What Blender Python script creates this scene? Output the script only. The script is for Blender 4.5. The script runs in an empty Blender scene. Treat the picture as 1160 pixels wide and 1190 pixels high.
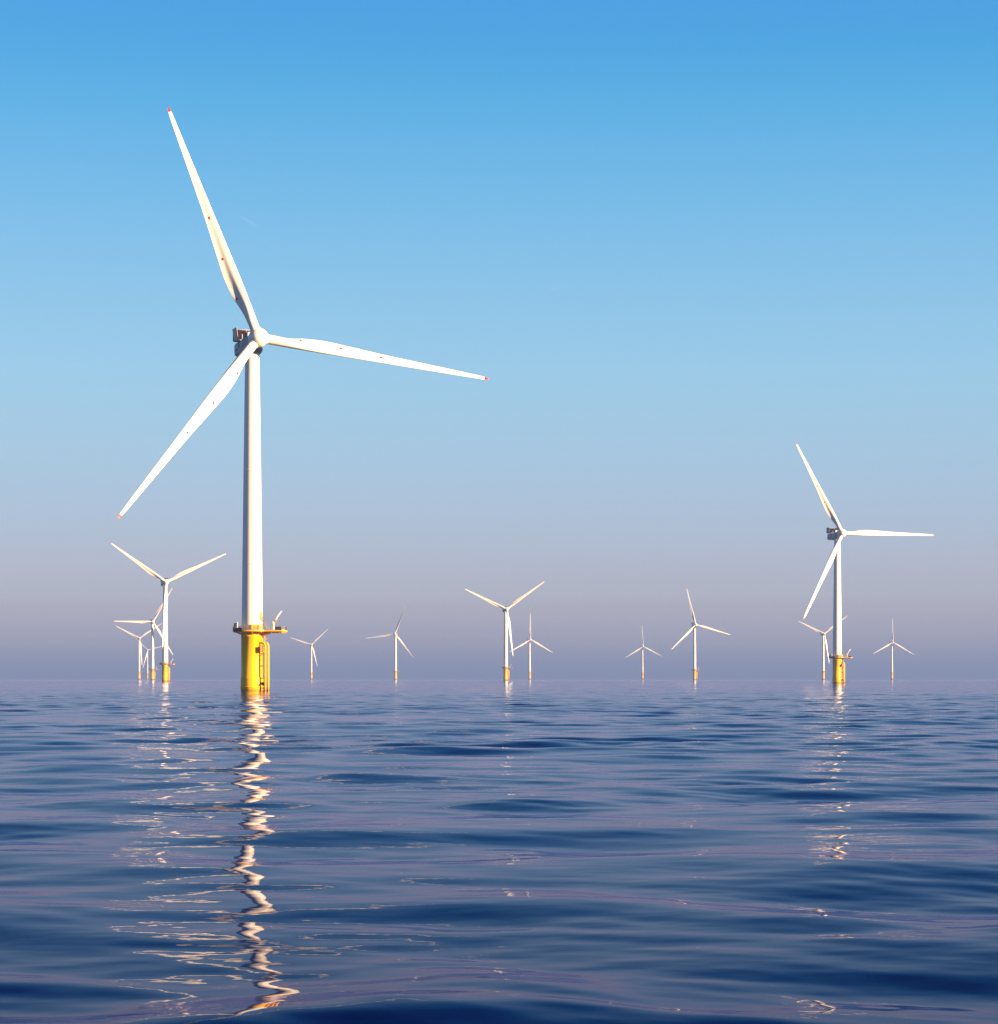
import bpy, bmesh, math
import numpy as np
from mathutils import Vector, Matrix

R = math.radians
PI = math.pi
sc = bpy.context.scene
col = sc.collection

# ------------------------------------------------------------------ camera
EYE = 4.3                     # metres above the water
cam_d = bpy.data.cameras.new("camera")
cam_d.sensor_fit = 'HORIZONTAL'
cam_d.sensor_width = 36.0
cam_d.lens = 83.79
cam_d.shift_y = 192.0 / 1160.0
cam_d.clip_start = 0.5
cam_d.clip_end = 200000.0
cam = bpy.data.objects.new("camera", cam_d)
cam.location = (0, 0, EYE)
cam.rotation_euler = (R(90), 0, 0)
col.objects.link(cam)
sc.camera = cam

# ------------------------------------------------------------------ light
SUN_AZ = R(114)               # clockwise from +Y
SUN_EL = R(13)
world = bpy.data.worlds.new("World")
sc.world = world
world.use_nodes = True
wn, wl = world.node_tree.nodes, world.node_tree.links
wn.clear()
w_out = wn.new('ShaderNodeOutputWorld')
w_bg = wn.new('ShaderNodeBackground')
w_add = wn.new('ShaderNodeMix'); w_add.data_type = 'RGBA'; w_add.blend_type = 'MIX'
w_sky = wn.new('ShaderNodeTexSky')
w_sky.sky_type = 'NISHITA'
w_sky.sun_disc = False
w_sky.sun_elevation = SUN_EL
w_sky.sun_rotation = SUN_AZ
w_sky.dust_density = 1.5
w_tc = wn.new('ShaderNodeTexCoord')
w_sep = wn.new('ShaderNodeSeparateXYZ')
w_ramp = wn.new('ShaderNodeValToRGB')
w_ramp.color_ramp.interpolation = 'LINEAR'
# colour of the clear evening air by height above the horizon (sine of elevation), linear RGB
SKY = [
    (0.0000, (0.1488, 0.1247, 0.1400)),
    (0.0026, (0.1488, 0.1247, 0.1400)),
    (0.0081, (0.1488, 0.1247, 0.1400)),
    (0.0174, (0.1294, 0.1188, 0.1400)),
    (0.0267, (0.1273, 0.1164, 0.1341)),
    (0.0359, (0.1240, 0.1265, 0.1473)),
    (0.0507, (0.1132, 0.1238, 0.1584)),
    (0.0691, (0.0977, 0.1295, 0.1727)),
    (0.0995, (0.0823, 0.1342, 0.1828)),
    (0.1311, (0.0682, 0.1374, 0.1921)),
    (0.1669, (0.0496, 0.1228, 0.1898)),
    (0.1996, (0.0322, 0.1109, 0.1880)),
    (0.2398, (0.0129, 0.0933, 0.1792)),
    (0.2600, (0.0062, 0.0817, 0.1734)),
    (0.2798, (0.0050, 0.0738, 0.1750)),
    (0.3400, (0.0061, 0.0373, 0.1120)),
    (0.4200, (0.0028, 0.0222, 0.0840)),
    (0.6000, (0.0012, 0.0117, 0.0536)),
    (1.0000, (0.0012, 0.0105, 0.0467)),
]
cr = w_ramp.color_ramp
while len(cr.elements) < len(SKY):
    cr.elements.new(0.5)
for e, (p, c) in zip(cr.elements, SKY):
    e.position = p
for e, (p, c) in zip(cr.elements, SKY):
    e.position = p
    e.color = (*c, 1)
w_scale = wn.new('ShaderNodeMix'); w_scale.data_type = 'RGBA'; w_scale.blend_type = 'MULTIPLY'
w_scale.inputs['Factor'].default_value = 1.0
SKY_GAIN = 0.10
w_scale.inputs['B'].default_value = (10, 10, 10, 1)
wl.new(w_tc.outputs['Generated'], w_sep.inputs[0])
wl.new(w_sep.outputs['Z'], w_ramp.inputs[0])
wl.new(w_ramp.outputs['Color'], w_scale.inputs['A'])
w_add.inputs['Factor'].default_value = 0.93
wl.new(w_sky.outputs['Color'], w_add.inputs['A'])
wl.new(w_scale.outputs['Result'], w_add.inputs['B'])
wl.new(w_add.outputs['Result'], w_bg.inputs['Color'])
w_bg.inputs['Strength'].default_value = SKY_GAIN
wl.new(w_bg.outputs[0], w_out.inputs[0])

sun_d = bpy.data.lights.new("sun", 'SUN')
sun_d.energy = 5.0
sun_d.angle = R(0.5)
sun_d.color = (1.0, 0.67, 0.34)
sun = bpy.data.objects.new("sun", sun_d)
sv = Vector((math.sin(SUN_AZ) * math.cos(SUN_EL), math.cos(SUN_AZ) * math.cos(SUN_EL), math.sin(SUN_EL)))
sun.rotation_euler = sv.to_track_quat('Z', 'Y').to_euler()
col.objects.link(sun)

sc.view_settings.view_transform = 'Standard'
sc.view_settings.look = 'None'
sc.view_settings.exposure = 2.1
sc.view_settings.gamma = 1.0
sc.view_settings.use_curve_mapping = False
sc.render.engine = 'CYCLES'
sc.cycles.max_bounces = 6
sc.cycles.glossy_bounces = 4
sc.cycles.volume_bounces = 0
sc.cycles.use_denoising = True

# ------------------------------------------------------------------ materials
def mat(name, base, rough=0.45, metallic=0.0):
    m = bpy.data.materials.new(name)
    m.use_nodes = True
    b = m.node_tree.nodes['Principled BSDF']
    b.inputs['Base Color'].default_value = (*base, 1)
    b.inputs['Roughness'].default_value = rough
    b.inputs['Metallic'].default_value = metallic
    return m

def weathered(name, base, dirt, rough=0.42, amount=0.35, streak=(0.9, 0.9, 0.06), waterline=None):
    """painted steel with faint run-down streaks and, near the water, a tide stain"""
    m = mat(name, base, rough)
    nt = m.node_tree; n, l = nt.nodes, nt.links
    b = n['Principled BSDF']
    tc = n.new('ShaderNodeTexCoord')
    mp = n.new('ShaderNodeMapping'); mp.inputs['Scale'].default_value = streak
    nz = n.new('ShaderNodeTexNoise'); nz.inputs['Scale'].default_value = 1.0; nz.inputs['Detail'].default_value = 6
    rp = n.new('ShaderNodeValToRGB')
    rp.color_ramp.elements[0].position = 0.48; rp.color_ramp.elements[0].color = (0, 0, 0, 1)
    rp.color_ramp.elements[1].position = 0.75; rp.color_ramp.elements[1].color = (1, 1, 1, 1)
    ml = n.new('ShaderNodeMath'); ml.operation = 'MULTIPLY'; ml.inputs[1].default_value = amount
    mx = n.new('ShaderNodeMix'); mx.data_type = 'RGBA'
    mx.inputs['A'].default_value = (*base, 1); mx.inputs['B'].default_value = (*dirt, 1)
    l.new(tc.outputs['Object'], mp.inputs[0]); l.new(mp.outputs[0], nz.inputs['Vector'])
    l.new(nz.outputs['Fac'], rp.inputs[0]); l.new(rp.outputs[0], ml.inputs[0]); l.new(ml.outputs[0], mx.inputs['Factor'])
    out = mx.outputs['Result']
    if waterline:
        sp = n.new('ShaderNodeSeparateXYZ'); l.new(tc.outputs['Object'], sp.inputs[0])
        n2 = n.new('ShaderNodeTexNoise'); n2.inputs['Scale'].default_value = 1.4; n2.inputs['Detail'].default_value = 5
        l.new(tc.outputs['Object'], n2.inputs['Vector'])
        ad = n.new('ShaderNodeMath'); ad.operation = 'MULTIPLY_ADD'; ad.inputs[1].default_value = 1.6
        l.new(n2.outputs['Fac'], ad.inputs[0]); l.new(sp.outputs['Z'], ad.inputs[2])
        mr = n.new('ShaderNodeMapRange'); mr.inputs['From Min'].default_value = 0.7; mr.inputs['From Max'].default_value = 2.0
        mr.inputs['To Min'].default_value = 0.8; mr.inputs['To Max'].default_value = 0.0
        l.new(ad.outputs[0], mr.inputs[0])
        m2 = n.new('ShaderNodeMix'); m2.data_type = 'RGBA'
        m2.inputs['B'].default_value = (*waterline, 1)
        l.new(out, m2.inputs['A']); l.new(mr.outputs[0], m2.inputs['Factor'])
        out = m2.outputs['Result']
    l.new(out, b.inputs['Base Color'])
    rr = n.new('ShaderNodeMapRange'); rr.inputs['To Min'].default_value = rough - 0.06; rr.inputs['To Max'].default_value = rough + 0.12
    l.new(nz.outputs['Fac'], rr.inputs[0]); l.new(rr.outputs[0], b.inputs['Roughness'])
    return m

M_WHITE = weathered('white_tower_paint', (0.68, 0.67, 0.65), (0.60, 0.57, 0.50), 0.42, 0.22)
M_BLADE = weathered('white_blade_gelcoat', (0.66, 0.65, 0.63), (0.66, 0.63, 0.57), 0.35, 0.25, (0.5, 0.5, 0.12))
M_NAC = weathered('pale_nacelle_shell', (0.29, 0.31, 0.34), (0.21, 0.22, 0.23), 0.5, 0.3, (0.5, 0.3, 0.5))
M_YEL = weathered('yellow_foundation_paint', (0.80, 0.44, 0.0003), (0.72, 0.30, 0.001), 0.42, 0.3, (1.0, 1.0, 0.09), (0.10, 0.075, 0.012))
M_YEL2 = weathered('yellow_steelwork_paint', (0.78, 0.38, 0.0005), (0.55, 0.18, 0.004), 0.45, 0.4, (1.4, 1.4, 0.5))
for _m in (M_YEL, M_YEL2):
    _m.node_tree.nodes['Principled BSDF'].inputs['Specular IOR Level'].default_value = 0.18
M_RED = mat('red_marking_paint', (0.45, 0.002, 0.004), 0.45)
M_RUST = weathered('red_brown_mesh_paint', (0.024, 0.005, 0.003), (0.012, 0.004, 0.003), 0.7, 0.6, (2, 2, 2))
M_RUST.node_tree.nodes['Principled BSDF'].inputs['Specular IOR Level'].default_value = 0.05
M_DARK = mat('dark_rubber_grey', (0.018, 0.020, 0.024), 0.6)
M_STEEL = weathered('galvanised_steel', (0.22, 0.23, 0.24), (0.14, 0.12, 0.10), 0.5, 0.5, (2, 2, 2), None)
M_ORANGE = mat('orange_box_paint', (0.75, 0.18, 0.01), 0.5)

# ------------------------------------------------------------------ mesh helpers
class MB:
    """collects simple shapes into one mesh"""
    def __init__(self):
        self.bm = bmesh.new()
    def lathe(self, prof, seg=48, axis='Z', cap=True, off=(0, 0, 0)):
        bm = self.bm; rings = []
        for r, z in prof:
            ring = []
            for i in range(seg):
                a = 2 * PI * i / seg
                p = Vector((r * math.cos(a), r * math.sin(a), z))
                if axis == 'Y':
                    p = Vector((p.x, p.z, p.y))
                ring.append(bm.verts.new(p + Vector(off)))
            rings.append(ring)
        for A, B in zip(rings, rings[1:]):
            for i in range(seg):
                f = bm.faces.new((A[i], A[(i + 1) % seg], B[(i + 1) % seg], B[i])); f.smooth = True
        if cap:
            bm.faces.new(rings[0]); bm.faces.new(rings[-1])
        return self
    def box(self, c, s, rz=0.0, bev=0.0):
        g = bmesh.ops.create_cube(self.bm, size=1.0)
        vs = g['verts']
        M = Matrix.Translation(Vector(c)) @ Matrix.Rotation(rz, 4, 'Z') @ Matrix.Diagonal((s[0], s[1], s[2], 1))
        bmesh.ops.transform(self.bm, matrix=M, verts=vs)
        if bev:
            es = list({e for v in vs for e in v.link_edges})
            bmesh.ops.bevel(self.bm, geom=es, offset=bev, segments=2, affect='EDGES', profile=0.5)
        return self
    def tube(self, pts, r, seg=10):
        bm = self.bm
        pts = [Vector(p) for p in pts]
        rings = []
        for i, p in enumerate(pts):
            if i == 0: d = pts[1] - p
            elif i == len(pts) - 1: d = p - pts[i - 1]
            else: d = (pts[i + 1] - p).normalized() + (p - pts[i - 1]).normalized()
            d.normalize()
            u = d.orthogonal().normalized() if i == 0 else (u - d * u.dot(d)).normalized()
            w = d.cross(u)
            rr = r[i] if isinstance(r, (list, tuple)) else r
            rings.append([bm.verts.new(p + (u * math.cos(2 * PI * k / seg) + w * math.sin(2 * PI * k / seg)) * rr) for k in range(seg)])
        for A, B in zip(rings, rings[1:]):
            for k in range(seg):
                f = bm.faces.new((A[k], A[(k + 1) % seg], B[(k + 1) % seg], B[k])); f.smooth = True
        bm.faces.new(rings[0]); bm.faces.new(rings[-1])
        return self
    def prism(self, poly, z0, z1):
        bm = self.bm
        lo = [bm.verts.new((x, y, z0)) for x, y in poly]; hi = [bm.verts.new((x, y, z1)) for x, y in poly]
        n = len(poly)
        for i in range(n):
            bm.faces.new((lo[i], lo[(i + 1) % n], hi[(i + 1) % n], hi[i]))
        bm.faces.new(lo); bm.faces.new(hi)
        return self
    def mesh(self, name, m):
        bmesh.ops.recalc_face_normals(self.bm, faces=self.bm.faces)
        me = bpy.data.meshes.new(name); self.bm.to_mesh(me); self.bm.free()
        me.materials.append(m)
        return me

def arc_pts(r, a0, a1, n, z):
    return [(r * math.cos(a0 + (a1 - a0) * i / n), r * math.sin(a0 + (a1 - a0) * i / n), z) for i in range(n + 1)]

# ------------------------------------------------------------------ turbine dimensions
HUB_H = 109.64
OVER = 7.5
TILT = R(6.05)
CONE = R(3.5)
L_BL = 75.0
DECK = 18.9

# ---- foundation
def foundation_mesh():
    b = MB()
    b.lathe([(3.58, -8), (3.58, 4.1), (3.52, 4.35), (3.40, 4.5), (3.40, 16.9), (3.52, 17.0), (3.52, 17.25), (3.40, 17.35), (3.40, DECK - 0.35)], 72)
    b.lathe([(3.58, 1.05), (3.66, 1.1), (3.66, 1.45), (3.58, 1.5)], 72, cap=False)
    return b.mesh('foundation', M_YEL)

def tower_mesh():
    b = MB()
    z0, z1 = DECK + 0.02, HUB_H - 4.1
    prof = []
    r = lambda z: 3.28 + (2.22 - 3.28) * ((z - z0) / (z1 - z0)) ** 1.15
    for i in range(41):
        z = z0 + (z1 - z0) * i / 40
        prof.append((r(z), z))
    b.lathe(prof, 72)
    for z in (z0 + 0.15, z0 + 21, z0 + 50):          # flange joints
        b.lathe([(r(z), z - .14), (r(z) + .05, z - .1), (r(z) + .05, z + .1), (r(z), z + .14)], 72, cap=False)
    return b.mesh('tower', M_WHITE)

def deck_outline():
    R0 = 6.0; hw = 4.3
    a = math.asin(hw / R0)
    pts = [(R0 * math.cos(t), R0 * math.sin(t)) for t in np.linspace(a, 2 * PI - a, 40)]
    pts += [(9.7, -hw), (10.7, -hw + 1), (10.7, hw - 1), (9.7, hw)]
    return pts

def platform_mesh():
    b = MB()
    b.prism(deck_outline(), DECK - 0.32, DECK)
    # girders and brackets under the grating
    for k in range(12):
        t = 2 * PI * k / 12 + 0.1
        c, s = math.cos(t), math.sin(t)
        b.tube([(3.2 * c, 3.2 * s, DECK - 1.35), (5.6 * c, 5.6 * s, DECK - 0.36)], 0.11, 6)
        b.box((4.5 * c, 4.5 * s, DECK - 0.47), (2.6, 0.2, 0.28), t)
    for y in (-3.2, 0.0, 3.2):
        b.box((8.0, y, DECK - 0.52), (5.0, 0.28, 0.38))
    for y in (-2.6, 2.6):
        b.tube([(3.2, y * .5, DECK - 1.6), (5.6, y, DECK - 0.72)], 0.17, 8)
    for x in (6.4, 9.6):
        b.box((x, 0, DECK - 0.66), (0.2, 7.6, 0.18))
    return b.mesh('platform', M_YEL2)

def railing_mesh():
    b = MB()
    o = deck_outline(); n = len(o)
    pts = []
    for i in range(n):
        A = Vector(o[i]); B = Vector(o[(i + 1) % n]); d = (B - A).length; m = max(1, round(d / 0.95))
        for j in range(m):
            pts.append(A.lerp(B, j / m))
    ins = [p * (1 - 0.12 / p.length) for p in pts]
    for p in ins:
        b.box((p.x, p.y, DECK + 0.6), (0.055, 0.055, 1.2))
    for z, w in ((1.2, .06), (0.85, .045), (0.5, .045)):
        for p, q in zip(ins, ins[1:] + ins[:1]):
            b.tube([(p.x, p.y, DECK + z), (q.x, q.y, DECK + z)], w / 2 * 1.3, 5)
    for p, q in zip(ins, ins[1:] + ins[:1]):          # kick plate
        m = (p + q) / 2; d = q - p
        b.box((m.x, m.y, DECK + 0.11), (d.length, 0.02, 0.2), math.atan2(d.y, d.x))
    return b.mesh('railing', M_STEEL)

def net_arc_mesh():
    """dark sheeting tied to the rail round the left and front of the deck"""
    b = MB(); bm = b.bm
    P = []
    a0, a1 = PI - 0.75, PI + 1.12
    for i in range(25):
        a = a0 + (a1 - a0) * i / 24
        top = 1.22 if a < PI + 0.35 else 0.72 + 0.05 * math.sin(i * 2.3)
        P.append([bm.verts.new((r * math.cos(a), r * math.sin(a), z)) for r, z in ((6.04, DECK - .36), (6.04, DECK + top), (6.01, DECK + top), (6.01, DECK - .36))])  # sheeting hangs past the deck edge, its dark colour standing in for shade there
    for A, B in zip(P, P[1:]):
        for k in range(4):
            bm.faces.new((A[k], A[(k + 1) % 4], B[(k + 1) % 4], B[k]))
    bm.faces.new(P[0]); bm.faces.new(P[-1])
    return b.mesh('safety_net', M_DARK)
def net_front_mesh():
    return MB().box((8.5, -4.33, DECK + 0.66), (2.0, 0.03, 1.0)).mesh('safety_net', M_DARK)
def net_end_mesh():
    return MB().box((10.73, -0.6, DECK + 0.66), (0.03, 2.4, 1.0)).mesh('safety_net', M_DARK)

def cabinet_mesh():
    b = MB()
    b.box((1.05, -3.72, DECK + 0.95), (1.85, 0.8, 1.75), 0.12, 0.06)
    b.box((2.75, -3.1, DECK + 0.95), (1.3, 0.9, 1.7), 0.55, 0.06)
    b.box((1.05, -4.13, DECK + 1.0), (0.05, 0.05, 1.5), 0.12)
    return b.mesh('switch_cabinet', M_YEL2)

def deck_box_mesh():
    b = MB()
    b.box((-5.0, -1.5, DECK + 1.1), (0.9, 0.9, 2.1), 0.3, 0.05)
    b.box((-4.9, -1.5, DECK + 2.25), (1.05, 1.05, 0.14), 0.3, 0.03)
    return b.mesh('equipment_locker', M_DARK)

def mast_mesh():
    b = MB()
    b.tube([(-4.35, -2.4, DECK), (-4.35, -2.4, DECK + 2.3)], 0.13, 10)
    b.box((-4.35, -2.4, DECK + 2.38), (0.42, 0.36, 0.3), 0, 0.05)
    return b.mesh('lamp_mast', M_WHITE)

def stair_mesh():
    b = MB()
    A = Vector((3.15, -1.6, DECK + 3.4)); B = Vector((5.3, -2.4, DECK + 0.05))
    d = B - A; side = Vector((d.y, -d.x, 0)).normalized() * 0.42
    for s in (-1, 1):
        b.tube([A + side * s, B + side * s], 0.09, 6)
        b.tube([A + side * s + Vector((0, 0, 1.0)), B + side * s + Vector((0, 0, 1.0))], 0.05, 6)
        for k in range(5):
            p = A + d * (k / 4) + side * s
            b.tube([p, p + Vector((0, 0, 1.0))], 0.04, 5)
    for k in range(14):
        p = A + d * ((k + .5) / 14)
        b.box(p, (0.26, 0.84, 0.04), math.atan2(d.y, d.x))
    b.box(A + Vector((-0.45, 0.15, -0.05)), (1.0, 1.3, 0.1), math.atan2(d.y, d.x))
    return b.mesh('access_stair', M_STEEL)

def door_mesh():
    b = MB()
    t = R(-28)
    c, s = math.cos(t), math.sin(t)
    b.box((3.24 * c, 3.24 * s, DECK + 4.5), (0.16, 1.15, 2.3), t, 0.05)
    b.box((3.36 * c, 3.36 * s, DECK + 5.85), (0.35, 0.3, 0.25), t, 0.03)
    return b.mesh('door', M_YEL2)

def crane_base_mesh():
    b = MB()
    x, y = 6.9, -2.0
    b.lathe([(0.42, DECK), (0.42, DECK + .25), (0.30, DECK + .3), (0.27, DECK + 1.9), (0.38, DECK + 1.95), (0.38, DECK + 2.2)], 20, off=(x, y, 0))
    return b.mesh('crane_post', M_WHITE)

def crane_jib_mesh():
    b = MB()
    x, y, z = 6.9, -2.0, DECK + 2.2
    b.box((x, y, z + 0.35), (0.7, 0.6, 0.7), 0, 0.08)
    b.tube([(x, y, z + 0.45), (x + 1.0, y - .25, z + 1.9), (x + 2.35, y - .5, z + 3.6)], [0.26, 0.24, 0.19], 8)
    b.tube([(x + .35, y - .1, z + 0.2), (x + 1.25, y - .3, z + 1.75)], 0.09, 8)
    b.box((x + 2.45, y - .52, z + 3.7), (0.5, 0.36, 0.36), 0, 0.06)
    return b.mesh('crane_jib', M_WHITE)

def crane_winch_mesh():
    b = MB()
    b.lathe([(0.3, -0.35), (0.3, 0.35)], 16, axis='Y', off=(7.6, -2.1, DECK + 3.0))
    return b.mesh('crane_winch', M_ORANGE)

LD = Vector((math.sin(R(66)), -math.cos(R(66)), 0)); LT = Vector((-LD.y, LD.x, 0))
def fender_mesh(s):
    b = MB()
    o = LD * 5.15 + LT * (0.95 * s)
    i_ = LD * 3.3 + LT * (0.95 * s)
    U = Vector((0, 0, 1))
    b.tube([i_ + U * 15.1, o * .93 + U * 14.9, o + U * 14.2, o + U * 8, o + U * -3.2], 0.36, 12)
    for z in (11.6, 7.8, 4.0, 0.9):
        b.tube([i_ + U * z, o + U * z], 0.17, 8)
    return b.mesh('fender_tube', M_YEL)

def ladder_mesh():
    b = MB(); U = Vector((0, 0, 1))
    for s in (-1, 1):
        o = LD * 4.45 + LT * (0.28 * s)
        b.tube([o + U * -1.0, o + U * (DECK - .3)], 0.06, 6)
    z = -0.8
    while z < DECK - 0.4:
        b.tube([LD * 4.45 + LT * .28 + U * z, LD * 4.45 - LT * .28 + U * z], 0.03, 5); z += 0.32
    for z in (17.2, 14.2, 10.0, 6.0, 2.2):
        for s in (-1, 1):
            b.tube([LD * 3.3 + LT * (.28 * s) + U * z, LD * 4.45 + LT * (.28 * s) + U * z], 0.05, 5)
    for z in (16.2, 15.2):                           # safety cage below the deck
        b.tube([LD * 4.45 + LT * .28 + U * z, LD * 5.0 + LT * .35 + U * z, LD * 5.25 + U * z, LD * 5.0 - LT * .35 + U * z, LD * 4.45 - LT * .28 + U * z], 0.05, 5)
    return b.mesh('ladder', M_YEL2)

def rest_platform_mesh():
    b = MB(); U = Vector((0, 0, 1))
    a = math.atan2(LD.y, LD.x)
    b.box(LD * 4.3 - LT * 1.45 + U * 12.3, (1.9, 1.7, 0.12), a)
    for q in (-2.2, -0.7):
        b.tube([LD * 3.3 + LT * q + U * 10.8, LD * 4.9 + LT * q + U * 12.2], 0.07, 6)
        b.tube([LD * 5.15 + LT * q + U * 12.3, LD * 5.15 + LT * q + U * 13.5], 0.05, 6)
    b.tube([LD * 5.15 - LT * 2.2 + U * 13.5, LD * 5.15 - LT * .7 + U * 13.5], 0.05, 6)
    return b.mesh('rest_platform', M_YEL2)

def rest_box_mesh():
    b = MB()
    b.box(LD * 3.95 - LT * 1.75 + Vector((0, 0, 13.15)), (0.8, 1.3, 1.5), math.atan2(LD.y, LD.x), 0.05)
    return b.mesh('junction_box', M_ORANGE)

def anode_clamp_mesh():
    b = MB(); U = Vector((0, 0, 1)); a = math.atan2(LD.y, LD.x)
    b.box(LD * 4.2 - LT * .9 + U * 2.3, (1.5, .5, .9), a, 0.1)
    b.box(LD * 4.35 + LT * .25 + U * 2.0, (1.2, .6, .6), a, 0.1)
    b.tube([LD * 3.4 - LT * 1.9 + U * 1.6, LD * 4.4 - LT * .9 + U * 2.6], 0.12, 6)
    return b.mesh('fender_clamp', M_DARK)

# ---- nacelle (forward is -Y, origin on the tower axis at hub height)
def nacelle_mesh():
    b = MB(); bm = b.bm
    # rounded-box shell lofted along Y
    secs = [(-0.2, 1.9, -1.6, 1.7), (0.6, 2.3, -2.0, 1.25), (2.4, 3.4, -3.8, 0.8), (4.5, 3.55, -4.15, 0.55), (9.5, 3.55, -4.2, 0.5), (11.4, 3.45, -4.1, 0.45), (12.0, 3.2, -3.8, 0.3), (12.2, 2.8, -3.4, 0.0)]
    rings = []
    N = 44
    for y, hw, lo, hi in secs:
        ring = []
        for k in range(N):
            t = 2 * PI * k / N
            ct, st = math.cos(t), math.sin(t)
            e = 0.42
            x = hw * math.copysign(abs(ct) ** e, ct)
            z = (hi + lo) / 2 + (hi - lo) / 2 * math.copysign(abs(st) ** e, st)
            ring.append(bm.verts.new((x, y, z)))
        rings.append(ring)
    for A, B in zip(rings, rings[1:]):
        for k in range(N):
            f = bm.faces.new((A[k], A[(k + 1) % N], B[(k + 1) % N], B[k])); f.smooth = True
    bm.faces.new(rings[0]); bm.faces.new(rings[-1])
    # yaw collar over the tower head
    b.lathe([(2.19, -5.0), (2.19, -4.0)], 48, off=(0, 2.5, 0))
    return b.mesh('nacelle', M_NAC)

def generator_mesh():
    b = MB()
    b.lathe([(2.0, -2.75), (2.3, -2.7), (2.44, -2.45), (2.48, -1.4), (2.48, -0.2), (2.4, 0.1), (2.2, 0.35)], 56, axis='Y')
    for k in range(36):
        t = 2 * PI * k / 36
        b.box((2.5 * math.cos(t), -1.1, 2.5 * math.sin(t)), (0.07, 1.7, 0.07))
    return b.mesh('generator_drum', M_NAC)

def vent_shade_mesh(k):
    c, d = [((-3.54, 5.6, -0.9), (0.14, 1.5, 2.0)), ((-3.54, 8.3, -2.3), (0.12, 3.2, 0.5)), ((0, 6.0, -4.43), (2.2, 3.0, 0.12))][k]  # the two side boxes are dark panels standing in for a notch's shade
    return MB().box(c, d, 0, 0.03).mesh('vent_shade', M_DARK)

DZ0, DZ1, DY0, DY1 = 0.85, 4.75, 7.4, 12.3
def heli_deck_mesh():
    b = MB()
    b.box((0, (DY0 + DY1) / 2, DZ0), (7.0, DY1 - DY0, 0.2), 0, 0.03)
    for s in (-1, 1):
        for y in np.linspace(DY0 + .1, DY1 - .1, 6):
            b.tube([(s * 3.25, y, DZ0), (s * 3.7, y, DZ1)], 0.1, 6)
        b.tube([(s * 3.7, DY0, DZ1), (s * 3.7, DY1, DZ1)], 0.12, 6)
    b.tube([(-3.7, DY1 - .1, DZ1), (3.7, DY1 - .1, DZ1)], 0.12, 6)
    return b.mesh('helicopter_deck', M_NAC)

def deck_screen_mesh():
    """open red-brown lattice round the winching deck"""
    b = MB()
    h = DZ1 - DZ0 - .2; zc = (DZ0 + DZ1) / 2 + .05
    for x in np.linspace(-3.55, 3.55, 24):
        b.box((x, DY1 + .04, zc), (0.25, 0.05, h))
    for z in np.linspace(DZ0 + .2, DZ1 - .15, 12):
        b.box((0, DY1 + .1, z), (7.2, 0.05, 0.25))
    for y in np.linspace(DY0 + .2, DY1 - .2, 20):
        b.tube([(3.38, y, DZ0 + .1), (3.82, y, DZ1 - .1)], 0.09, 4)
    for z in np.linspace(DZ0 + .2, DZ1 - .15, 12):
        b.box((3.38 + .44 * (z - DZ0) / (DZ1 - DZ0), (DY0 + DY1) / 2, z), (0.07, DY1 - DY0 - .3, 0.2))
    return b.mesh('deck_screen', M_RUST)

def side_shield_mesh():
    b = MB(); bm = b.bm
    y0, y1 = DY0 + .15, DY1 - .1
    q = [(-3.38, DZ0 + .15), (-3.82, DZ1 - .1), (-3.87, DZ1 - .1), (-3.43, DZ0 + .15)]
    A = [bm.verts.new((x, y0, z)) for x, z in q]; B = [bm.verts.new((x, y1, z)) for x, z in q]
    for k in range(4): bm.faces.new((A[k], A[(k + 1) % 4], B[(k + 1) % 4], B[k]))
    bm.faces.new(A); bm.faces.new(B)
    return b.mesh('side_shield', M_NAC)

def cooler_mesh():
    b = MB()
    b.box((-0.6, 3.6, 1.75), (1.7, 1.7, 1.7), 0, 0.08)
    b.box((-0.6, 3.6, 2.7), (1.4, 1.4, 0.3), 0, 0.06)
    b.box((-2.4, 4.6, 1.45), (1.0, 1.2, 1.5), 0, 0.06)
    b.box((-1.6, 4.3, 1.0), (1.2, .6, .5))
    b.tube([(-1.55, 3.6, 1.0), (-1.55, 3.6, 4.1)], 0.07, 6)
    return b.mesh('cooling_unit', M_NAC)

def hub_mesh():
    b = MB()
    prof = [(0.02, -3.12)] + [(3.02 * math.sin(t), -0.1 - 3.02 * math.cos(t)) for t in np.linspace(.12, 1.75, 20)] + [(2.9, 1.2), (2.75, 1.9), (2.6, 2.35)]
    b.lathe(prof, 64, axis='Y')
    for k in range(3):                                # collars the blades are bolted to
        t = k * 2 * PI / 3
        d = Vector((math.sin(t), 0, math.cos(t))) * math.cos(CONE) + Vector((0, -1, 0)) * math.sin(CONE)
        b.tube([d * 1.5, d * 2.95, d * 3.0, d * 3.06], [1.66, 1.66, 1.62, 1.55], 36)
    return b.mesh('hub', M_WHITE)

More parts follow.
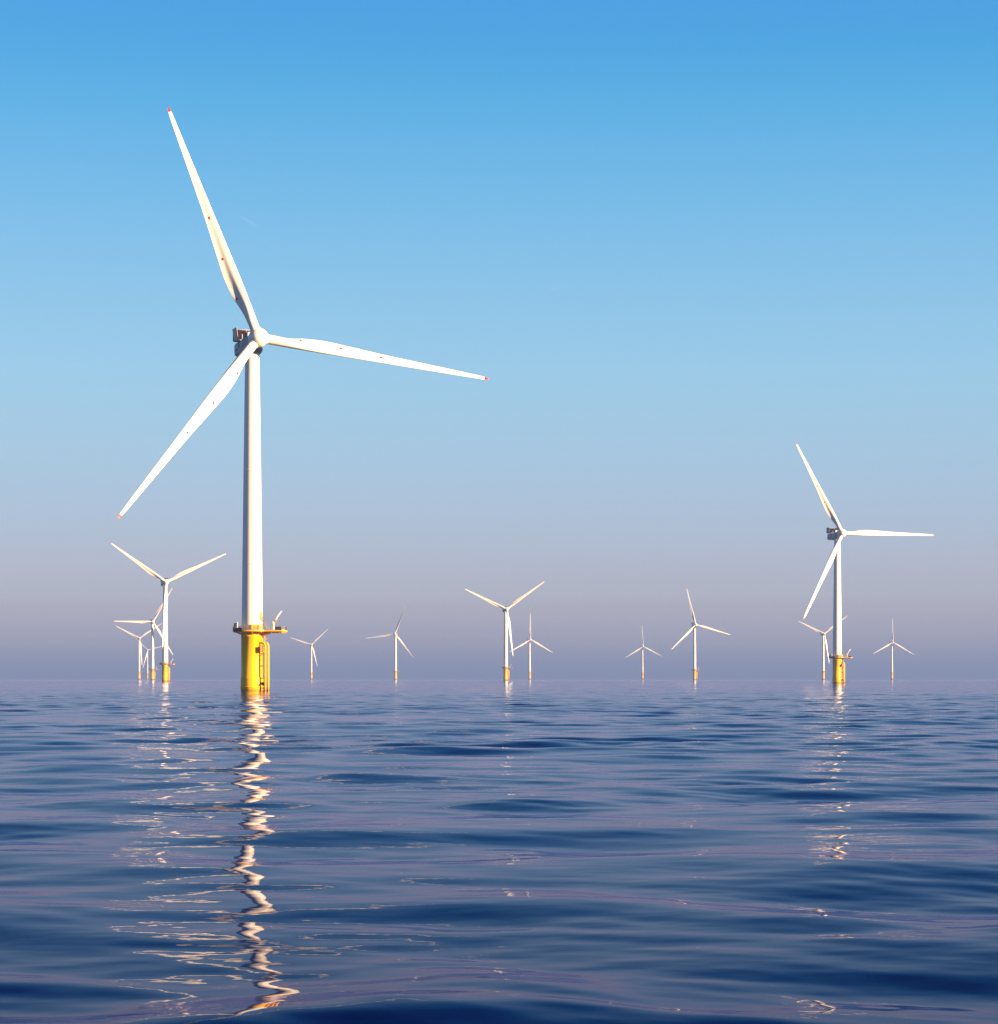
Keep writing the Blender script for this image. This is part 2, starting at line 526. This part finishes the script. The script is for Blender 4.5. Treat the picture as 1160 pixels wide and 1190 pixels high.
# ---- blade: span +Z, leading edge +X, upwind side -Y
RS = np.array([2.2, 4, 6, 8, 11, 15, 20, 27, 40, 55, 68, 73, 74.4, 75.0])
CH = np.array([3.0, 3.0, 3.05, 3.25, 3.8, 4.6, 4.8, 4.25, 3.05, 2.1, 1.35, 1.0, 0.7, 0.25])
TH = np.array([1.0, 1.0, .98, .86, .62, .42, .34, .28, .23, .19, .17, .16, .16, .16])
TW = np.array([27, 27, 27, 26, 24, 20, 16, 12, 7.5, 3.5, 1.0, 0, 0, 0.])
BL = np.array([0, 0, .05, .25, .62, .95, 1, 1, 1, 1, 1, 1, 1, 1.])
LE = np.array([1.52, 1.52, 1.53, 1.55, 1.58, 1.6, 1.55, 1.4, 1.1, .8, .55, .45, .35, .12])
PITCH = 7.0
def smooth_interp(r, Y):
    # monotone cubic through the table
    x = RS; d = np.diff(x); s = np.diff(Y) / d
    m = np.zeros_like(Y); m[0], m[-1] = s[0], s[-1]
    for i in range(1, len(x) - 1):
        m[i] = 0 if s[i - 1] * s[i] <= 0 else 2 * s[i - 1] * s[i] / (s[i - 1] + s[i])
    i = int(np.clip(np.searchsorted(x, r) - 1, 0, len(x) - 2)); t = (r - x[i]) / d[i]
    return ((1 + 2 * t) * (1 - t) ** 2 * Y[i] + t * (1 - t) ** 2 * d[i] * m[i] + t * t * (3 - 2 * t) * Y[i + 1] + t * t * (t - 1) * d[i] * m[i + 1])
def section_pt(r, th):
    c, t, tw, bl, le = (smooth_interp(r, Y) for Y in (CH, TH, TW, BL, LE))
    cc = (1 - math.cos(th)) / 2
    sgn = 1 if math.sin(th) >= 0 else -1            # +: pressure side (-Y), -: suction side
    yt = 5 * t * (.2969 * math.sqrt(cc) - .126 * cc - .3516 * cc ** 2 + .2843 * cc ** 3 - .1036 * cc ** 4)
    cam = 0.035 * (1 - ((cc - .42) / .58) ** 2) if cc > .42 else 0.035 * (1 - ((cc - .42) / .42) ** 2)
    if sgn > 0:
        s = min(1, max(0, (cc - .35) / .45)); s = s * s * (3 - 2 * s)
        ya = -(yt * (0.88 - .62 * s)) + cam + 0.0
    else:
        ya = yt * 1.08 + cam
    xa = cc
    yc = -0.5 * t * math.sin(th)
    y = ((1 - bl) * yc + bl * ya) * c
    x = le - xa * c
    a = R(tw + PITCH)                               # nose turned upwind
    px = 0.0
    return Vector((x * math.cos(a) + y * math.sin(a), -x * math.sin(a) + y * math.cos(a), r))
def blade_loft(rs, name, m, cap_lo=True):
    b = MB(); bm = b.bm; N = 48
    rings = [[bm.verts.new(section_pt(r, 2 * PI * k / N)) for k in range(N)] for r in rs]
    for A, B in zip(rings, rings[1:]):
        for k in range(N):
            f = bm.faces.new((A[k], A[(k + 1) % N], B[(k + 1) % N], B[k])); f.smooth = True
    bm.faces.new(rings[0]); bm.faces.new(rings[-1])
    return b.mesh(name, m)
def dot_mesh(r, xoff, rad, name):
    # a painted disc lying on the upwind face, 1.5 cm proud
    le, c = smooth_interp(r, LE), smooth_interp(r, CH)
    cc = min(.93, max(.05, (le + xoff) / c))
    th = math.acos(1 - 2 * cc)
    p = section_pt(r, th)
    e = 0.02
    n = (section_pt(r + e, th) - p).cross(section_pt(r, th + e) - p).normalized()
    if n.y > 0: n = -n
    b = MB()
    b.tube([p - n * 0.05, p + n * 0.015, p + n * 0.03], [rad, rad, rad * .96], 24)
    return b.mesh(name, M_RED)

def seq(name, *args):
    return args
TIP0 = 73.7
ME = dict(
    foundation=foundation_mesh(), tower=tower_mesh(), platform=platform_mesh(), railing=railing_mesh(), net1=net_arc_mesh(), net2=net_front_mesh(), net3=net_end_mesh(),
    cabinet=cabinet_mesh(), locker=deck_box_mesh(), mast=mast_mesh(), stair=stair_mesh(), door=door_mesh(),
    post=crane_base_mesh(), jib=crane_jib_mesh(), winch=crane_winch_mesh(), f1=fender_mesh(-1), f2=fender_mesh(1),
    ladder=ladder_mesh(), rest=rest_platform_mesh(), jbox=rest_box_mesh(), clamp=anode_clamp_mesh(),
    nacelle=nacelle_mesh(), drum=generator_mesh(), v0=vent_shade_mesh(0), v1=vent_shade_mesh(1), v2=vent_shade_mesh(2), heli=heli_deck_mesh(), screen=deck_screen_mesh(),
    shield=side_shield_mesh(), cooler=cooler_mesh(), hub=hub_mesh(),
    blade=blade_loft(list(np.linspace(2.2, 30, 40)) + list(np.linspace(31, TIP0, 40)), 'blade', M_BLADE),
    tip=blade_loft([TIP0 + .002, 74.1, 74.6, 74.8, 75.0], 'tip_marking', M_RED),
    d1=dot_mesh(13.4, 1.85, .42, 'warning_dot'), d2=dot_mesh(26.3, 1.5, .42, 'warning_dot'), d3=dot_mesh(39.4, .75, .42, 'warning_dot'),
)

def part(name, me, parent, M=None):
    o = bpy.data.objects.new(name, me)
    col.objects.link(o)
    o.parent = parent
    if M is not None:
        o.matrix_local = M
    return o

def wind_turbine(x, y, yaw, rot, label, detail):
    """detail 2: everything, 1: what still shows at some kilometres, 0: the silhouette"""
    t = bpy.data.objects.new('wind_turbine', None)
    t.empty_display_size = 5
    col.objects.link(t)
    t.location = (x, y, 0)
    t['label'] = label; t['category'] = 'wind turbine'; t['group'] = 'wind turbines standing in the sea'
    part('foundation', ME['foundation'], t)
    tw = part('tower', ME['tower'], t)
    pf = part('platform', ME['platform'], t)
    if detail >= 1:
        part('railing', ME['railing'], pf)
        part('switch_cabinet', ME['cabinet'], pf)
        cb = part('crane', ME['post'], t); part('jib', ME['jib'], cb)
        for k in ('f1', 'f2'): part('fender_tube', ME[k], t)
        part('equipment_locker', ME['locker'], pf)
        for k in ('net1', 'net2', 'net3'): part('safety_net', ME[k], pf)
    if detail >= 2:
        part('winch', ME['winch'], cb)
        part('lamp_mast', ME['mast'], pf)
        part('access_stair', ME['stair'], pf)
        part('door', ME['door'], tw)
        part('ladder', ME['ladder'], t)
        rp = part('rest_platform', ME['rest'], t); part('junction_box', ME['jbox'], rp)
        part('fender_clamp', ME['clamp'], t)
    Y = Matrix.Rotation(yaw, 4, 'Z')
    H0 = Matrix.Translation((0, 0, HUB_H))
    na = part('nacelle', ME['nacelle'], t, H0 @ Y @ Matrix.Translation((0, -2.5, 0)))
    HM = Matrix.Translation(Vector((0, 0, HUB_H)) + Y.to_3x3() @ Vector((0, -OVER, 0))) @ Y @ Matrix.Rotation(-TILT, 4, 'X')
    part('helicopter_deck', ME['heli'], na)
    part('side_shield', ME['shield'], na)
    part('generator_drum', ME['drum'], na, (H0 @ Y @ Matrix.Translation((0, -2.5, 0))).inverted() @ HM @ Matrix.Translation((0, 5.0, 0)))
    if detail >= 1:
        part('deck_screen', ME['screen'], na); part('cooling_unit', ME['cooler'], na)
        for k in ('v0', 'v1', 'v2'): part('vent_shade', ME[k], na)
    RM = HM @ Matrix.Rotation(rot, 4, 'Y')
    part('hub', ME['hub'], t, RM)
    for k in range(3):
        B = RM @ Matrix.Rotation(k * 2 * PI / 3, 4, 'Y') @ Matrix.Rotation(CONE, 4, 'X')
        bl = part('blade', ME['blade'], t, B)
        part('tip_marking', ME['tip'], bl)
        if detail >= 1:
            for q in ('d1', 'd2', 'd3'): part('warning_dot', ME[q], bl)
    return t

TURBINES = [
    (-77.3, 727.5, 21.0, -21.8, 2, 'tallest and nearest white turbine, on a bright yellow foundation with dark railings'),
    (248.5, 1706.3, 20.5, -29.5, 2, 'second largest turbine, far to the right, one blade pointing level right and red blade tips'),
    (-370.4, 2576.6, 17.1, -55.5, 1, 'mid-sized turbine left of the nearest one, two blades raised in a wide V, yellow foundation'),
    (-659.0, 4417.6, 14.0, -89.9, 1, 'hazy turbine close behind the left V-bladed turbine, one blade pointing level left'),
    (-971.7, 6271.1, 20.0, -63.4, 0, 'leftmost small faded turbine at the horizon, first in the cluster at far left'),
    (-1364.0, 9010.0, 18.0, -44.0, 0, 'smallest and faintest turbine of the left cluster, between the two other hazy ones there'),
    (-606.0, 7498.2, 15.0, -72.8, 0, 'small pale turbine just right of the nearest yellow foundation, one blade hanging by its tower'),
    (-252.0, 5657.4, -8.0, 21.0, 0, 'faded turbine turned away from the others, with two dark shaded blades and one pale blade'),
    (10.4, 3603.0, 13.0, -65.5, 1, 'mid-distance turbine in the middle of the row, blades in a broad V, orange-yellow foundation'),
    (85.6, 6496.8, 18.0, 0.7, 0, 'small faded turbine right behind the middle V-bladed turbine, one blade straight up'),
    (491.3, 7952.9, 10.0, -2.0, 0, 'small faint turbine with an upright blade, left of the turbine with a tilted upper blade'),
    (392.5, 4662.4, 12.0, -13.6, 1, 'mid-distance turbine, upper blade tilted left, between a small upright-bladed one and the large right one'),
    (786.3, 5633.3, 14.0, -66.1, 0, 'small hazy turbine partly hidden behind the tower of the large right turbine'),
    (1182.6, 6991.5, 10.0, 1.0, 0, 'rightmost small faded turbine at the horizon, with an upright blade'),
]
for x, y, yaw, rot, det, lab in TURBINES:
    wind_turbine(x, y, R(yaw), R(rot), lab, det)

# ------------------------------------------------------------------ sea
def sea_material():
    m = mat('sea_water', (0.0015, 0.010, 0.034), 0.035)
    nt = m.node_tree; n, l = nt.nodes, nt.links
    b = n['Principled BSDF']
    b.inputs['IOR'].default_value = 1.333
    geo = n.new('ShaderNodeNewGeometry')
    last = None
    for sx, sy, det, dist in ((0.9, 2.0, 3.0, 0.004), (0.16, 0.35, 3.0, 0.02)):
        mp = n.new('ShaderNodeMapping'); mp.inputs['Scale'].default_value = (sx, sy, 1)
        nz = n.new('ShaderNodeTexNoise'); nz.inputs['Scale'].default_value = 1.0; nz.inputs['Detail'].default_value = det
        nz.inputs['Roughness'].default_value = 0.45
        l.new(geo.outputs['Position'], mp.inputs[0]); l.new(mp.outputs[0], nz.inputs['Vector'])
        bp = n.new('ShaderNodeBump'); bp.inputs['Distance'].default_value = dist; bp.inputs['Strength'].default_value = 1.0
        l.new(nz.outputs['Fac'], bp.inputs['Height'])
        if last: l.new(last.outputs[0], bp.inputs['Normal'])
        last = bp
    # water: dark body seen through the surface, sky mirrored by Fresnel
    n.remove(b)
    out = n['Material Output']
    body = n.new('ShaderNodeBsdfDiffuse'); body.inputs['Color'].default_value = (0.0001, 0.0055, 0.062, 1)
    gl = n.new('ShaderNodeBsdfGlossy'); gl.inputs['Color'].default_value = (0.86, 0.85, 1.0, 1); gl.inputs['Roughness'].default_value = 0.02
    fr = n.new('ShaderNodeFresnel'); fr.inputs['IOR'].default_value = 1.333
    k = n.new('ShaderNodeMath'); k.operation = 'POWER'; k.inputs[1].default_value = 2.1
    mx = n.new('ShaderNodeMixShader')
    # wavelets too fine to model roughen the open water away from the sheltered patch
    ln = n.new('ShaderNodeVectorMath'); ln.operation = 'LENGTH'
    rg = n.new('ShaderNodeMapRange'); rg.inputs['From Min'].default_value = 500; rg.inputs['From Max'].default_value = 4000
    rg.inputs['To Min'].default_value = 0.02; rg.inputs['To Max'].default_value = 0.11
    l.new(geo.outputs['Position'], ln.inputs[0]); l.new(ln.outputs['Value'], rg.inputs[0]); l.new(rg.outputs[0], gl.inputs['Roughness'])
    l.new(last.outputs[0], gl.inputs['Normal']); l.new(last.outputs[0], fr.inputs['Normal'])
    l.new(fr.outputs[0], k.inputs[0]); l.new(k.outputs[0], mx.inputs[0])
    l.new(body.outputs[0], mx.inputs[1]); l.new(gl.outputs[0], mx.inputs[2]); l.new(mx.outputs[0], out.inputs['Surface'])
    return m

def build_sea():
    rng = np.random.default_rng(31)
    # ring radii
    rs = [2.0]
    while rs[-1] < 20: rs.append(rs[-1] + 0.6)
    while rs[-1] < 20000:
        r = rs[-1]
        dr = 0.32 * r * r / (2700 * EYE)
        if r < 400: dr = min(max(dr, 0.05), 0.42)
        elif r < 1000: dr = 0.42 + (r - 400) / 600 * 0.6
        else: dr = 1.02 * (r / 1000) ** 1.6 if r < 8000 else r * 0.02
        rs.append(r + dr)
    rs = np.array(rs); nr = len(rs)
    d = R(0.055)
    pos = list(np.arange(0, R(14.0), d))
    while pos[-1] < PI - R(2):
        step = min(max(d, (pos[-1] - R(14)) * 0.05 + d), R(2.0)); pos.append(pos[-1] + step)
    pos = [p for p in pos if p < PI - R(1)]
    th = np.array([-p for p in pos[:0:-1]] + pos); nc = len(th)
    dth = np.gradient(th)
    X = rs[:, None] * np.sin(th)[None]; Yc = rs[:, None] * np.cos(th)[None]
    Z = np.zeros((nr, nc), np.float64)
    sp = np.maximum(np.gradient(rs)[:, None] * 0.9, rs[:, None] * dth[None] * 0.6)
    bands = [(9, 18, 14, 0.034, 36), (4.5, 9, 24, 0.037, 40), (2.2, 4.5, 32, 0.026, 46), (1.1, 2.2, 36, 0.016, 52), (0.5, 1.1, 40, 0.006, 60)]
    patch = np.zeros_like(Z)
    for i in range(9):
        lam = rng.uniform(30, 140); a = rng.uniform(0, PI); k = 2 * PI / lam
        patch += np.sin(k * (X * math.cos(a) * .6 + Yc * math.sin(a)) + rng.uniform(0, 2 * PI))
    patch = np.clip(1 + 0.15 * patch, 0.4, 1.7)
    for l0, l1, n, slope, spread in bands:
        for i in range(n):
            lam = math.exp(rng.uniform(math.log(l0), math.log(l1))); k = 2 * PI / lam
            a = rng.normal(0.12, R(spread)); ph = rng.uniform(0, 2 * PI)
            amp = math.sqrt(2.0 / n) * slope / k
            last = int(np.searchsorted(rs, 0)) ;
            rows = np.where(sp.min(axis=1) < lam * 0.45)[0]
            if len(rows) == 0: continue
            e = rows[-1] + 1
            damp = np.exp(-(sp[:e] / (lam * 0.28)) ** 2)
            w = amp * damp * np.sin(k * (X[:e] * math.sin(a) + Yc[:e] * math.cos(a)) + ph)
            if l1 <= 9: w *= patch[:e]
            Z[:e] += w
    t = np.clip((rs - 150) / 650, 0, 1)
    tn = np.clip((rs - 40) / 70, 0, 1)
    Z *= (1.22 - 0.22 * tn * tn * (3 - 2 * tn))[:, None]     # a bit more swell close by
    Z *= (1 - 0.42 * t * t * (3 - 2 * t))[:, None]      # calmer water out among the turbines
    Z -= (rs * rs / (2 * 7.4e6))[:, None]                # the curve of the earth
    V = np.stack([X, Yc, Z], -1).reshape(-1, 3).astype(np.float32)
    V = np.vstack([V, [[0, 0, 0]]]).astype(np.float32)
    i = np.arange(nr - 1)[:, None]; j = np.arange(nc)[None]; j2 = (j + 1) % nc
    F = np.stack([i * nc + j, (i + 1) * nc + j, (i + 1) * nc + j2, i * nc + j2], -1).reshape(-1, 4)[:, ::-1]
    me = bpy.data.meshes.new('sea')
    nq = len(F); ctr = nr * nc
    tri = np.stack([np.full(nc, ctr), np.arange(nc), (np.arange(nc) + 1) % nc], -1)[:, ::-1]
    me.vertices.add(len(V)); me.vertices.foreach_set('co', V.ravel())
    loops = np.concatenate([F.ravel(), tri.ravel()]).astype(np.int32)
    me.loops.add(len(loops)); me.loops.foreach_set('vertex_index', loops)
    starts = np.concatenate([np.arange(nq) * 4, nq * 4 + np.arange(nc) * 3]).astype(np.int32)
    me.polygons.add(nq + nc); me.polygons.foreach_set('loop_start', starts)
    me.polygons.foreach_set('use_smooth', np.ones(nq + nc, bool))
    me.update(calc_edges=True)
    me.materials.append(sea_material())
    o = bpy.data.objects.new('sea', me); col.objects.link(o)
    o['kind'] = 'structure'
    print('sea', nr, nc, len(V))
    return o
build_sea()

# ------------------------------------------------------------------ haze over the water
def build_haze():
    b = MB()
    b.box((0, 0, (192 - 30) / 2), (150000, 150000, 222))
    m = bpy.data.materials.new('sea_haze'); m.use_nodes = True
    n, l = m.node_tree.nodes, m.node_tree.links
    n.clear()
    out = n.new('ShaderNodeOutputMaterial'); v = n.new('ShaderNodeVolumePrincipled')
    v.inputs['Color'].default_value = (0.1507, 0.2462, 0.5711, 1)
    v.inputs['Density'].default_value = 1.2e-4
    l.new(v.outputs[0], out.inputs['Volume'])
    o = bpy.data.objects.new('haze', b.mesh('haze', m)); col.objects.link(o)
    o['kind'] = 'stuff'
build_haze()

# ------------------------------------------------------------------ two faint vapour trails, far above the haze
def vapour_trail(cx, cz, dist, length, slope, label):
    b = MB()
    n = 14
    pts, rad = [], []
    for i in range(n + 1):
        t = i / n - 0.5
        pts.append((t * length, 0, t * length * slope + 4 * math.sin(i * 1.7)))
        rad.append(3 + 9 * math.sin(PI * (i + .3) / (n + .6)) * (0.8 + 0.2 * math.sin(i * 2.9)))
    b.tube(pts, rad, 12)
    m = bpy.data.materials.get('ice_cloud')
    if m is None:
        m = bpy.data.materials.new('ice_cloud'); m.use_nodes = True
        nn, ll = m.node_tree.nodes, m.node_tree.links
        nn.clear()
        o = nn.new('ShaderNodeOutputMaterial'); x = nn.new('ShaderNodeMixShader'); x.inputs[0].default_value = 0.018
        t = nn.new('ShaderNodeBsdfTransparent'); d = nn.new('ShaderNodeBsdfDiffuse'); d.inputs['Color'].default_value = (.8, .8, .8, 1)
        ll.new(t.outputs[0], x.inputs[1]); ll.new(d.outputs[0], x.inputs[2]); ll.new(x.outputs[0], o.inputs['Surface'])
    o = bpy.data.objects.new('vapour_trail', b.mesh('vapour_trail', m)); col.objects.link(o)
    o.location = (cx, dist, cz)
    o['label'] = label; o['category'] = 'vapour trail'
vapour_trail(-2690, 4910, 25000, 200, -0.62, 'short faint white vapour trail slanting down to the right, beside the raised blade')
vapour_trail(600, 4190, 25000, 190, 0.36, 'short faint white vapour trail rising to the right, in the open sky between the turbines')
